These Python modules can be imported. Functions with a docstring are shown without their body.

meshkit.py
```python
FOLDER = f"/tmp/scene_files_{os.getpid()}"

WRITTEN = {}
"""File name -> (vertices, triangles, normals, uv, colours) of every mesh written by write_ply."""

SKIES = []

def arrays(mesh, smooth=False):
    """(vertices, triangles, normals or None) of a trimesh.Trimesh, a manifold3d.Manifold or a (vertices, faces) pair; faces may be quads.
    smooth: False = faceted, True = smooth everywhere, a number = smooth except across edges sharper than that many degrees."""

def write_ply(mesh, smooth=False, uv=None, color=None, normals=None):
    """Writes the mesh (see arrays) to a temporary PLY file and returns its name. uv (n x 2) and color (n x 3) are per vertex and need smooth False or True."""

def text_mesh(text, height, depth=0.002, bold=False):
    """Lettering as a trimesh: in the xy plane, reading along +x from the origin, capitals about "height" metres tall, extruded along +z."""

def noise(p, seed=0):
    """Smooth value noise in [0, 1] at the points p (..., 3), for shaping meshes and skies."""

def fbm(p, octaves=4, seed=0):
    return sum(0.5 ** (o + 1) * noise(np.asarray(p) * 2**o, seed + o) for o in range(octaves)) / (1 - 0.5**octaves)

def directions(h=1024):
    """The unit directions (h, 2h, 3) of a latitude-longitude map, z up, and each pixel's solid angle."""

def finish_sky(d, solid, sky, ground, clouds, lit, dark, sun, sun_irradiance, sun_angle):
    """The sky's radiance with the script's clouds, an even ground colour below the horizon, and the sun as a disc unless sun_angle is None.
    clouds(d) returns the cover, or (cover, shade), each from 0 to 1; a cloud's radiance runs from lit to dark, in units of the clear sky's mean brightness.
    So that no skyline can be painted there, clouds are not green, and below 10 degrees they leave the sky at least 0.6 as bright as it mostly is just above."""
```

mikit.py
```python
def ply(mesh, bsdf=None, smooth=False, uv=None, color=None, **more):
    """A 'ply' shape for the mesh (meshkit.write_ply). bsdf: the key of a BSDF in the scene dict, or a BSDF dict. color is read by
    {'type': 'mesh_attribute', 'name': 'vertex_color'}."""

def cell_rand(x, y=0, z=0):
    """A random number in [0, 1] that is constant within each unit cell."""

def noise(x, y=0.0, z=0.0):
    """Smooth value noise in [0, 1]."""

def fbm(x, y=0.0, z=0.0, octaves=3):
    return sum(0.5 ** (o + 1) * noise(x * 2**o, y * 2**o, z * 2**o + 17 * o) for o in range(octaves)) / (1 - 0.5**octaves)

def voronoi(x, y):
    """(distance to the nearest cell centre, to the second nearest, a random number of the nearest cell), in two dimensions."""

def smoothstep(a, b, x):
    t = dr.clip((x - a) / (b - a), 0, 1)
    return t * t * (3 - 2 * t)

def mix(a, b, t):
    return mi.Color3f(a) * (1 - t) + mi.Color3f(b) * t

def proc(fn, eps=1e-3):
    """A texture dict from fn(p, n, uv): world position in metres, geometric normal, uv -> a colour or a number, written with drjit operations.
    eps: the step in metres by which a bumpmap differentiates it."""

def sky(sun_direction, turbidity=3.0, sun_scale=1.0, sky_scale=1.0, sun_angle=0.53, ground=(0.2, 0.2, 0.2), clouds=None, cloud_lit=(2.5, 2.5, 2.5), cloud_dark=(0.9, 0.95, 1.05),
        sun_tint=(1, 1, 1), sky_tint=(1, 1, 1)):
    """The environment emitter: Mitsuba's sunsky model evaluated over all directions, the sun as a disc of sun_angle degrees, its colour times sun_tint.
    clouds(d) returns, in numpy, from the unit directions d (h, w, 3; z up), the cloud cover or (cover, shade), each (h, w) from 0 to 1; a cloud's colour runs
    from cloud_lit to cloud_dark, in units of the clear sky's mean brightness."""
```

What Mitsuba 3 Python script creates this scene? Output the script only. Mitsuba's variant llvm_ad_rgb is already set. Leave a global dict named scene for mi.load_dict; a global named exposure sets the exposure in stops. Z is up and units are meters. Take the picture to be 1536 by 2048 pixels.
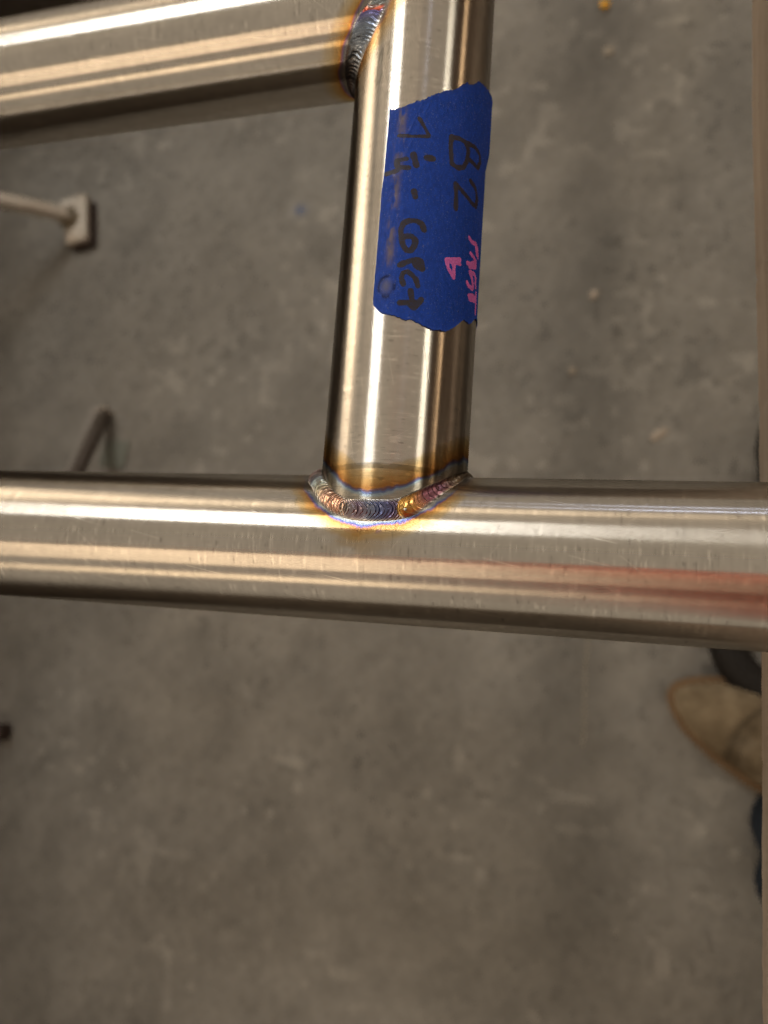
import math, random
import numpy as np, trimesh, shapely, manifold3d
import drjit as dr
import mitsuba as mi
import mikit, meshkit
from mikit import proc, noise, fbm, smoothstep, mix, cell_rand, voronoi
from shapely.geometry import LineString, Polygon
from shapely.ops import unary_union

T = mi.ScalarTransform4f
scene, labels = {}, {}
Z0 = 0.70            # height of the tube axes above the floor
R = 0.0211           # tube radius (42 mm tube)
LT = 0.17259         # distance between the two rails

# ---------------------------------------------------------------- camera, light, exposure
CAM = np.array([0.05907, -0.02090, 0.20511 + Z0])
VIEW = np.array([-0.28397459, 0.14708633, -0.947483])
UP = np.array([-0.02843954, 0.98643708, 0.16165727])
scene['camera'] = {
    'type': 'thinlens', 'fov': 2 * math.degrees(math.atan(1024 / 1490.0)), 'fov_axis': 'y',
    'to_world': T().look_at(origin=CAM.tolist(), target=(CAM + VIEW).tolist(), up=UP.tolist()),
    'aperture_radius': 0.0014, 'focus_distance': 0.196, 'near_clip': 0.005, 'far_clip': 100.0}
exposure = 0.0
# the workshop's soft ambient daylight (everything above the floor that is not built)
scene['ambient_light'] = {'type': 'constant', 'radiance': {'type': 'rgb', 'value': [0.46, 0.385, 0.295]}}

# ---------------------------------------------------------------- helpers
def tag(key, label=None, category=None, group=None, kind=None):
    d = labels.setdefault(key, {})
    if label: d['label'] = label
    if category: d['category'] = category
    if group: d['group'] = group
    if kind: d['kind'] = kind

used = {}
def numbered(name):
    n = used.get(name, 0); used[name] = n + 1
    return name if n == 0 else f'{name}_{n:03d}'

def obj(name, mesh, bsdf, parent=None, smooth=False, **kw):
    key = numbered(name if parent is None else parent + '__' + name)
    scene[key] = mikit.ply(mesh, bsdf, smooth=smooth, **kw)
    return key

def thing(name, label, category, group=None):
    key = numbered(name); tag(key, label, category, group); return key

def mat(name, d):
    scene[name] = d; return name

def rgb(*c): return {'type': 'rgb', 'value': list(c)}
def P2(base, rough=0.6, spec=0.5, **kw):
    base = base if isinstance(base, dict) else rgb(*base)
    return {'type': 'twosided', 'bsdf': {'type': 'principled', 'base_color': base, 'roughness': rough, 'specular': spec, **kw}}

def grid_faces(n, m, wrap=False):
    i, j = np.meshgrid(np.arange(n - 1), np.arange(m - (0 if wrap else 1)), indexing='ij')
    a = (i * m + j).ravel(); b = (i * m + (j + 1) % m).ravel(); c = ((i + 1) * m + (j + 1) % m).ravel(); d = ((i + 1) * m + j).ravel()
    return np.vstack([np.stack([a, b, c], 1), np.stack([a, c, d], 1)])

def box(x0, x1, y0, y1, z0, z1, bev=0.0):
    if bev > 0:
        e = [trimesh.creation.box(extents=[x1 - x0 - 2 * bev * (k != 0), y1 - y0 - 2 * bev * (k != 1), z1 - z0 - 2 * bev * (k != 2)]) for k in range(3)]
        m = trimesh.convex.convex_hull(np.vstack([q.vertices for q in e]))
    else:
        m = trimesh.creation.box(extents=[x1 - x0, y1 - y0, z1 - z0])
    m.apply_translation([(x0 + x1) / 2, (y0 + y1) / 2, (z0 + z1) / 2]); return m

def hull_spheres(pts, n=2):
    v = []
    for p, r in pts:
        v.append(trimesh.creation.icosphere(subdivisions=n, radius=r).vertices + np.asarray(p))
    return trimesh.convex.convex_hull(np.vstack(v))

def bar(p0, p1, w, h, up=(0, 0, 1), bev=0.002):
    p0, p1 = np.array(p0, float), np.array(p1, float)
    z = p1 - p0; ln = np.linalg.norm(z); z /= ln
    x = np.cross(up, z); x /= np.linalg.norm(x); y = np.cross(z, x)
    m = box(-w / 2, w / 2, -h / 2, h / 2, 0, ln, bev)
    M = np.eye(4); M[:3, 0], M[:3, 1], M[:3, 2], M[:3, 3] = x, y, z, p0
    m.apply_transform(M); return m

def ramp(d, stops):
    c = mi.Color3f(stops[0][1])
    for (p0, _), (p1, c1) in zip(stops, stops[1:]):
        c = c + (mi.Color3f(c1) - c) * smoothstep(p0, p1, d)
    return c

# ---------------------------------------------------------------- metal of the tubes: brushed round the tube, tinted by welding heat
STEEL = (0.545, 0.515, 0.472)
HAZ_POST = [(0.0, (0.62, 0.60, 0.56)), (1.6, (0.60, 0.62, 0.60)), (2.4, (0.50, 0.66, 0.86)), (3.0, (0.22, 0.30, 0.62)), (3.5, (0.26, 0.18, 0.26)),
            (4.1, (0.55, 0.28, 0.10)), (5.8, (0.70, 0.45, 0.19)), (8.2, (0.80, 0.62, 0.36)), (9.9, (0.88, 0.78, 0.60)), (11.0, (1, 1, 1))]
HAZ_RUN = [(0.0, (0.62, 0.62, 0.62)), (0.45, (0.55, 0.60, 0.63)), (0.85, (0.38, 0.48, 0.66)), (1.2, (0.20, 0.25, 0.70)), (1.5, (0.50, 0.30, 0.52)),
           (1.85, (0.86, 0.46, 0.18)), (2.7, (0.98, 0.66, 0.29)), (4.0, (1.0, 0.84, 0.56)), (5.8, (1, 1, 1))]
HAZ_TOP = [(0.0, (0.50, 0.48, 0.47)), (0.8, (0.35, 0.34, 0.45)), (1.3, (0.5, 0.28, 0.5)), (1.9, (0.92, 0.48, 0.14)), (3.2, (1.0, 0.70, 0.32)), (6.0, (1.0, 0.88, 0.66)), (9.0, (1, 1, 1))]

def grain(u, c, seed):
    """brushing lines that run round the tube: u along the axis in mm, c round it in mm"""
    g = 0.5 * noise(u * 3.4, c * 0.16, seed) + 0.5 * noise(u * 1.7, c * 0.30, seed + 3.0)
    lines = smoothstep(0.80, 0.93, noise(u * 2.6, c * 0.32, seed + 7.0)) + smoothstep(0.86, 0.95, noise(u * 2.0, c * 0.20, seed + 57.0))
    dark = smoothstep(0.80, 0.95, noise(u * 3.0, c * 0.42, seed + 11.0))
    cloud = fbm(u * 0.05, c * 0.12, seed + 30.0, octaves=3)
    return 0.82 + 0.20 * g + 0.20 * cloud + 0.30 * lines - 0.30 * dark

def scratches(u, c, seed):
    """a few stray handling scratches at odd angles"""
    s = mi.Float(0)
    for k, (ang, f) in enumerate(((0.9, 0.35), (-0.6, 0.5), (1.35, 0.3))):
        a = u * math.cos(ang) + c * math.sin(ang); b = -u * math.sin(ang) + c * math.cos(ang)
        row = dr.floor(a * f); off = cell_rand(row, dr.floor(b * 0.10), seed + k)
        near = dr.abs(a * f - row - off)
        on = dr.select(cell_rand(row, dr.floor(b * 0.10), seed + 20 + k) > 0.93, 1.0, 0.0)
        s = dr.maximum(s, on * (1 - smoothstep(0.0, 0.05, near)))
    return s

def post_coords(p):
    x, y, z = p.x * 1000, p.y * 1000, (p.z - Z0) * 1000
    return y, dr.atan2(x, z)

def run_coords(p, ly):
    x, y, z = p.x * 1000, (p.y - ly) * 1000, (p.z - Z0) * 1000
    return x, dr.atan2(y, z)

def superdist(dx, dy, ex, ey, q):
    ax, ay = dr.maximum(dr.abs(dx) / ex, 1e-4), dr.maximum(dr.abs(dy) / ey, 1e-4)
    return (dr.power(dr.power(ax, q) + dr.power(ay, q), 1 / q) - 1) * (0.5 * (ex + ey))

def post_tint(p, n, uv):
    y, a = post_coords(p); c = a * 21.1
    s2 = dr.square(dr.sin(a))
    w = 1.6 * (noise(c * 0.22, y * 0.25, 3.0) - 0.5) + 0.6 * (noise(c * 0.9, y * 0.6, 8.0) - 0.5)
    d = y - (10.4 + 12.8 * s2)
    d = d * (1 + 0.12 * dr.sin(a * 1.7 + 0.6)) + w
    col = ramp(d, HAZ_POST)
    # the dark line where the shielding gas cup stood, about 20 mm up
    band_top = 20.75 + 0.5 * (noise(c * 0.15, 1.0, 2.0) - 0.5)
    t = smoothstep(band_top - 1.7, band_top - 1.45, y) * (1 - smoothstep(band_top - 0.12, band_top + 0.05, y))
    t = t * smoothstep(-0.9, -0.75, a) * (1 - smoothstep(0.75, 1.1, a))
    col = col * (1 - 0.36 * t)
    # rail joint further up the post
    e = superdist(c + 33.1, y - 172.6, 28.5, 26.0, 2.3) + w
    col = col * ramp(e, [(0.0, (0.55, 0.5, 0.5)), (0.7, (0.85, 0.55, 0.40)), (1.6, (1.0, 0.66, 0.32)), (3.5, (1.0, 0.82, 0.55)), (7.5, (1, 1, 1))])
    # soot and ink specks near the upper joint
    k = smoothstep(0.62, 0.70, noise(c * 1.5, y * 0.6, 5.0)) * (1 - smoothstep(1.2, 2.2, dr.abs(c + 9.0 - 0.25 * (y - 135)))) * (1 - smoothstep(8.0, 10.0, dr.abs(y - 138)))
    col = col * (1 - 0.30 * k)
    g = grain(y, c, 1.0) + 0.25 * scratches(y, c, 1.0)
    return mi.Color3f(STEEL) * col * g

def run_tint(p, n, uv):
    x, f = run_coords(p, 0.0); c = f * 21.1
    w = 1.5 * (noise(x * 0.22, c * 0.25, 4.0) - 0.5) + 0.7 * (noise(x * 0.8, c * 0.8, 9.0) - 0.5) + 0.5 * (noise(x * 2.6, c * 0.6, 19.0) - 0.5)
    d = superdist(x, c - 33.1, 23.4, 27.2, 2.35)
    d = dr.select(f > -0.9, d, 30.0)
    # the flare of colour below the middle of the weld
    flare = dr.exp(-dr.square((x + 2.6) / 3.0) - dr.square((c - 2.2) / 2.2))
    d1 = d * (1 - 0.25 * flare) + 0.6 * w
    heat = ramp(d1, HAZ_RUN)
    side = 1 - 0.75 * smoothstep(0.55, 0.95, f)
    heat = mix((1, 1, 1), heat, side)
    vio = dr.exp(-dr.square((x + 2.0 + 0.25 * (c - 3.6) * 6) / 4.6) - dr.square((c - 2.9 + 0.5 * dr.sin(x * 0.9)) / 0.5))
    heat = mix(heat, (0.50, 0.34, 0.72), 0.8 * vio * smoothstep(0.25, 0.5, noise(x * 0.7, c * 0.7, 15.0)))
    brown = dr.exp(-dr.square((x + 3.0) / 9.0) - dr.square((c + 0.5) / 3.6)) * smoothstep(0.3, 0.7, noise(x * 0.18, c * 0.3, 6.0))
    heat = heat * mix((1, 1, 1), (0.88, 0.76, 0.60), brown)
    g = grain(x, c, 2.0) + 0.40 * scratches(x, c, 2.0)
    return mi.Color3f(STEEL) * heat * g

def top_tint(p, n, uv):
    x, f = run_coords(p, LT); c = f * 21.1
    d = -x - dr.sqrt(100.0 + 560.0 * dr.square(dr.sin(f))) + 1.2 * (noise(x * 0.3, c * 0.25, 12.0) - 0.5)
    g = grain(x, c, 3.0) + 0.35 * scratches(x, c, 3.0)
    return mi.Color3f(STEEL) * ramp(d, HAZ_TOP) * g

def bump_of(kind):
    def h(p, n, uv):
        if kind == 'post': u, a = post_coords(p)
        else: u, a = run_coords(p, 0.0 if kind == 'run' else LT)
        c = a * 21.1
        return 1e-6 * (1.6 * noise(u * 6.0, c * 0.25, 31.0) + 1.0 * noise(u * 14.0, c * 0.3, 37.0) + 2.2 * noise(u * 0.35, c * 0.08, 41.0) - 5.0 * scratches(u, c, 2.0))
    return h

for kind, tint in (('post', post_tint), ('run', run_tint), ('top', top_tint)):
    mat('steel_' + kind, {'type': 'twosided', 'bsdf': {'type': 'bumpmap', 'arbitrary': proc(bump_of(kind), eps=4e-5), 'scale': 1.0,
        'bsdf': {'type': 'roughconductor', 'material': 'none', 'distribution': 'ggx', 'alpha_u': 0.020 if kind == 'post' else 0.17, 'alpha_v': 0.20 if kind == 'post' else 0.018,
                 'specular_reflectance': proc(tint)}}})

mat('weld_metal', {'type': 'twosided', 'bsdf': {'type': 'roughconductor', 'material': 'none', 'distribution': 'ggx', 'alpha': 0.075,
    'specular_reflectance': {'type': 'mesh_attribute', 'name': 'vertex_color'}}})

# ---------------------------------------------------------------- setting: concrete floor
def floor_color(p, n, uv):
    x, y = p.x, p.y
    m = fbm(x * 7, y * 7, 1.0, octaves=4)
    s = fbm(x * 26 + 3 * y, y * 26 - 2 * x, 4.0, octaves=4)
    q = noise(x * 150, y * 150, 2.0)
    cl = smoothstep(0.25, 0.75, fbm(x * 13 + 0.7 * m, y * 13 + 0.5 * s, 31.0, octaves=5))
    g1 = noise(x * 420, y * 420, 7.0); g2 = fbm(x * 75, y * 75, 12.0, octaves=3)
    v = 0.178 * (0.50 + 0.30 * m + 0.28 * s + 0.20 * cl + 0.22 * g2 + 0.12 * q + 0.14 * g1)
    pit = smoothstep(0.80, 0.86, noise(x * 95, y * 95, 51.0))
    v = v * (1 - 0.16 * pit * noise(x * 5, y * 5, 61.0) * 2)
    warm = fbm(x * 3.1, y * 3.1, 9.0, octaves=3)
    c = mi.Color3f(v) * mix((1.0, 0.92, 0.80), (1.0, 0.965, 0.90), warm)
    light = smoothstep(0.72, 0.80, noise(x * 60, y * 60, 6.0)) * smoothstep(0.5, 0.7, noise(x * 9, y * 9, 16.0))
    c = c * (1 + 0.26 * light)
    # scuffed pale streaks
    st = fbm((x + y) * 10, (x - y) * 34, 21.0, octaves=3) - 0.5
    c = c * (1 + 0.22 * st)
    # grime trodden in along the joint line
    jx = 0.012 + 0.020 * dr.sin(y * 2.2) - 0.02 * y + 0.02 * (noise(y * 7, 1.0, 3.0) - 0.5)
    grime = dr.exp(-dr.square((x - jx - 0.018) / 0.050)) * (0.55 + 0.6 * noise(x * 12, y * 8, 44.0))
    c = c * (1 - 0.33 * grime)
    # spilled blue marking ink, and a green-grey oil patch
    b = dr.exp(-(dr.square((x + 0.370) / 0.009) + dr.square((y - 0.552) / 0.007)))
    c = mix(c, (0.05, 0.09, 0.22), 0.8 * b)
    o = dr.exp(-dr.power((dr.square((x + 0.40) / 0.12) + dr.square((y - 0.75) / 0.2)), 1.0))
    c = c * (1 - 0.10 * o)
    return c
def floor_height(p, n, uv):
    return 0.0016 * fbm(p.x * 60, p.y * 60, 2.0, octaves=4) + 0.0012 * smoothstep(0.75, 0.9, noise(p.x * 120, p.y * 120, 5.0))
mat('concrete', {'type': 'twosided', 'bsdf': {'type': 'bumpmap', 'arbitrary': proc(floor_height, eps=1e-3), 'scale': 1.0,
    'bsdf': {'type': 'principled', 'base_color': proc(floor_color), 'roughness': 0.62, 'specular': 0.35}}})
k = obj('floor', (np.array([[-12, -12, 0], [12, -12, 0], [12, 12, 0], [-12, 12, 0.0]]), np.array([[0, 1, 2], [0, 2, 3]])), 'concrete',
        uv=np.array([[0, 0], [24, 0], [24, 24], [0, 24.0]]))
tag(k, 'grey brown mottled concrete workshop floor far below the tubes', 'floor', kind='structure')
# pale shrinkage crack, filled with dust
cp = np.array([[0.0452, -0.018], [0.0440, -0.040], [0.0425, -0.057], [0.0428, -0.080], [0.0436, -0.108], [0.0430, -0.14]])
cm = LineString(cp).buffer(0.0009).simplify(0.0002)
m = trimesh.creation.extrude_polygon(cm, 0.0012, engine='earcut')
m.apply_translation([0, 0, 0.0002])
mat('dust', P2((0.30, 0.27, 0.22), 0.9, 0.1))
obj('crack_filler', m, 'dust', 'floor')

# ---------------------------------------------------------------- overhead lamps and a window: what the tubes mirror
mat('lamp_housing', P2((0.6, 0.6, 0.58), 0.5))
def emitter(mesh, radiance, name, parent):
    key = obj(name, mesh, 'lamp_housing', parent)
    scene[key]['emitter'] = {'type': 'area', 'radiance': rgb(*radiance)}
    return key
def ceiling_panel(x0, x1, y0, y1, h, radiance, label, group=None):
    z = Z0 + h
    t = thing('ceiling_light', label, 'ceiling light', group)
    v = np.array([[x0, y0, z], [x1, y0, z], [x1, y1, z], [x0, y1, z]])
    emitter((v, np.array([[0, 2, 1], [0, 3, 2]])), radiance, 'diffuser', t)
    w = 0.05
    fr = [box(x0 - w, x0 - 0.002, y0 - w, y1 + w, z - 0.02, z + 0.1), box(x1 + 0.002, x1 + w, y0 - w, y1 + w, z - 0.02, z + 0.1),
          box(x0 - 0.002, x1 + 0.002, y0 - w, y0 - 0.002, z - 0.02, z + 0.1), box(x0 - 0.002, x1 + 0.002, y1 + 0.002, y1 + w, z - 0.02, z + 0.1),
          box(x0 - w, x1 + w, y0 - w, y1 + w, z + 0.1, z + 0.12)]
    obj('housing', trimesh.util.concatenate(fr), 'lamp_housing', t)
    return t
LIGHTS = [
    (-2.20, -1.15, 1.40, 2.85, 3.0, (10.0, 9.7, 9.0), 'cool white ceiling light mirrored as the brightest streak left of the tape'),
    (3.35, 4.55, 1.40, 2.85, 3.0, (7.5, 6.9, 5.6), 'cool white ceiling light mirrored as the bright streak under the tape'),
    (-3.4, -0.75, -2.75, -1.15, 3.0, (2.2, 1.66, 1.10), 'warm ceiling light mirrored as the wide beige streak on the lower rail'),
    (-5.2, -1.6, -6.4, -4.6, 3.0, (2.8, 2.1, 1.35), 'warm ceiling light mirrored as the narrow beige streak near the underside of the lower rail'),
    (-5.0, 0.2, 4.45, 6.2, 3.0, (1.7, 1.35, 0.95), 'warm ceiling light mirrored as the beige streak near the top of the lower rail'),
]
for a in LIGHTS: ceiling_panel(*a)
ceiling_panel(0.66, 0.96, 5.0, 5.3, 2.0, (24, 27, 36), 'nearer bluish lamp mirrored as the lower of two thin blue lines on the lower rail', 'pair of bluish lamps')
ceiling_panel(0.66, 0.96, 7.2, 7.7, 2.0, (24, 27, 36), 'farther bluish lamp mirrored as the upper of two thin blue lines on the lower rail', 'pair of bluish lamps')
w = thing('window', 'warm lit window mirrored along the left edge of the upright tube', 'window')
v = np.array([[-6, 2.0, 0.9], [-6, 6.2, 0.9], [-6, 6.2, 2.9], [-6, 2.0, 2.9]])
emitter((v, np.array([[0, 1, 2], [0, 2, 3]])), (4.6, 3.6, 2.5), 'pane', w)
obj('frame', trimesh.util.concatenate([box(-6.05, -5.95, 1.9, 1.998, 0.8, 3.0), box(-6.05, -5.95, 6.202, 6.3, 0.8, 3.0), box(-6.05, -5.95, 1.998, 6.202, 0.8, 0.898), box(-6.05, -5.95, 1.998, 6.202, 2.902, 3.0)]), 'lamp_housing', w)
w = thing('window', 'narrow sunlit slot window mirrored as a thin orange line on the upright tube', 'window')
v = np.array([[2.56, 1.0, Z0 + 0.45], [2.56, 2.4, Z0 + 0.45], [2.56, 2.4, Z0 + 0.59], [2.56, 1.0, Z0 + 0.59]])
emitter((v, np.array([[0, 2, 1], [0, 3, 2]])), (5.0, 3.2, 1.7), 'pane', w)
obj('frame', trimesh.util.concatenate([box(2.52, 2.598, 0.95, 2.45, Z0 + 0.40, Z0 + 0.448), box(2.52, 2.598, 0.95, 2.45, Z0 + 0.592, Z0 + 0.64)]), 'lamp_housing', w)

# added unseen dark surroundings that the lower flanks of the tubes mirror: rubber mats on the floor, a brown partition at the right
mat('added_mat_rubber', P2((0.065, 0.054, 0.044), 0.8, 0.2))
for x0, x1, y0, y1 in ((-5.0, 0.24, -6.0, -0.85), (-5.0, 2.5, 1.5, 7.0), (0.45, 2.5, -6.0, 1.2)):
    k = obj('added_floor_mat', box(x0, x1, y0, y1, 0.0005, 0.008, 0.002), 'added_mat_rubber'); tag(k, 'unseen dark rubber mat added to darken the tube reflections', 'mat', kind='structure')
m = trimesh.creation.extrude_polygon(Polygon([(-5.0, -0.84), (-0.715, -0.84), (-1.03, 0.94), (-1.12, 1.49), (-5.0, 1.49)]), 0.0075, engine='earcut'); m.apply_translation([0, 0, 0.0005])
k = obj('added_floor_mat', m, 'added_mat_rubber'); tag(k, 'unseen dark rubber mat added to darken the tube reflections', 'mat', kind='structure')
mat('brown_panel', P2((0.10, 0.070, 0.050), 0.7, 0.3))
k = obj('wall', box(2.6, 2.7, -6.0, 9.0, 0.0, Z0 + 1.55), 'brown_panel'); tag(k, 'brown partition wall added out of view to darken the right side', 'wall', kind='structure')

# ---------------------------------------------------------------- the welded tube frame
FR = thing('tube_frame', 'brushed stainless steel tube frame with rainbow tinted weld joints', 'tube frame')

def tube_mesh(axis, u0, u1, at=0.0, lower=None, nu=None, nc=256):
    """open tube wall with uv (u along the axis); lower(a): where the wall starts, for a coped end"""
    a = np.linspace(-math.pi, math.pi, nc + 1)
    nu = nu or 40
    t = np.linspace(0, 1, nu)[:, None]
    start = np.full_like(a, u0) if lower is None else lower(a)
    u = start[None] + (u1 - start[None]) * t ** (1.0 if lower is None else 2.0)
    s, c = R * np.sin(a)[None] + 0 * u, R * np.cos(a)[None] + 0 * u
    if axis == 'x': v = np.stack([u, s + at, c + Z0], -1); n = np.stack([0 * u, s / R, c / R], -1)
    else: v = np.stack([s + at, u, c + Z0], -1); n = np.stack([s / R, 0 * u, c / R], -1)
    uv = np.stack([u, a[None] / math.pi + 0 * u], -1).reshape(-1, 2)
    f = grid_faces(nu, nc + 1)
    v, n = v.reshape(-1, 3), n.reshape(-1, 3)
    fn = np.cross(v[f[:, 1]] - v[f[:, 0]], v[f[:, 2]] - v[f[:, 0]])
    if (fn * n[f[:, 0]]).sum() < 0: f = f[:, ::-1]
    return (v, f), uv

mesh, uv = tube_mesh('x', -0.75, 0.40)
k = obj('rail', mesh, 'steel_run', FR, smooth=True, uv=uv); tag(k, 'horizontal lower rail crossing the whole picture')
mesh, uv = tube_mesh('y', 0, 0.55, lower=lambda a: 0.0085 + 0.0128 * np.sin(a) ** 2, nu=120)
k = obj('post', mesh, 'steel_post', FR, smooth=True, uv=uv); tag(k, 'upright tube welded to the lower rail and carrying blue tape')
def cope(a): return -0.0085 - 0.0128 * np.sin(a) ** 2
mesh, uv = tube_mesh('x', 0, -0.75, at=LT, lower=cope, nu=120)
k = obj('rail', mesh, 'steel_top', FR, smooth=True, uv=uv); tag(k, 'upper rail at the top left, welded to the side of the post')

# --- weld beads: a strip between the toe on one tube and the toe on the other, crowned and rippled
def on_post(a, y, r=R): a = np.radians(a); return np.stack([r * np.sin(a), y / 1000, r * np.cos(a) + Z0], -1)
def on_run(x, f, at, r=R): f = np.radians(f); return np.stack([x / 1000, at + r * np.sin(f), r * np.cos(f) + Z0], -1)

def smooth_table(tab, n):
    tab = np.array(tab, float)
    q = np.r_[0, np.cumsum(np.linalg.norm(np.diff(tab, axis=0), axis=1))]
    t = np.linspace(0, q[-1], n)
    out = np.stack([np.interp(t, q, tab[:, j]) for j in range(tab.shape[1])], 1)
    kern = np.hanning(max(5, n // 22)); kern /= kern.sum(); h = len(kern) // 2
    for j in range(out.shape[1]):
        pad = np.r_[np.repeat(out[0, j], h), out[:, j], np.repeat(out[-1, j], h)]
        out[:, j] = np.convolve(pad, kern, 'valid')[:n]
    return out

def lerp_stops(t, stops):
    p = np.array([s[0] for s in stops]); c = np.array([s[1] for s in stops], float)
    return np.stack([np.interp(t, p, c[:, k]) for k in range(3)], -1)

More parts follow.
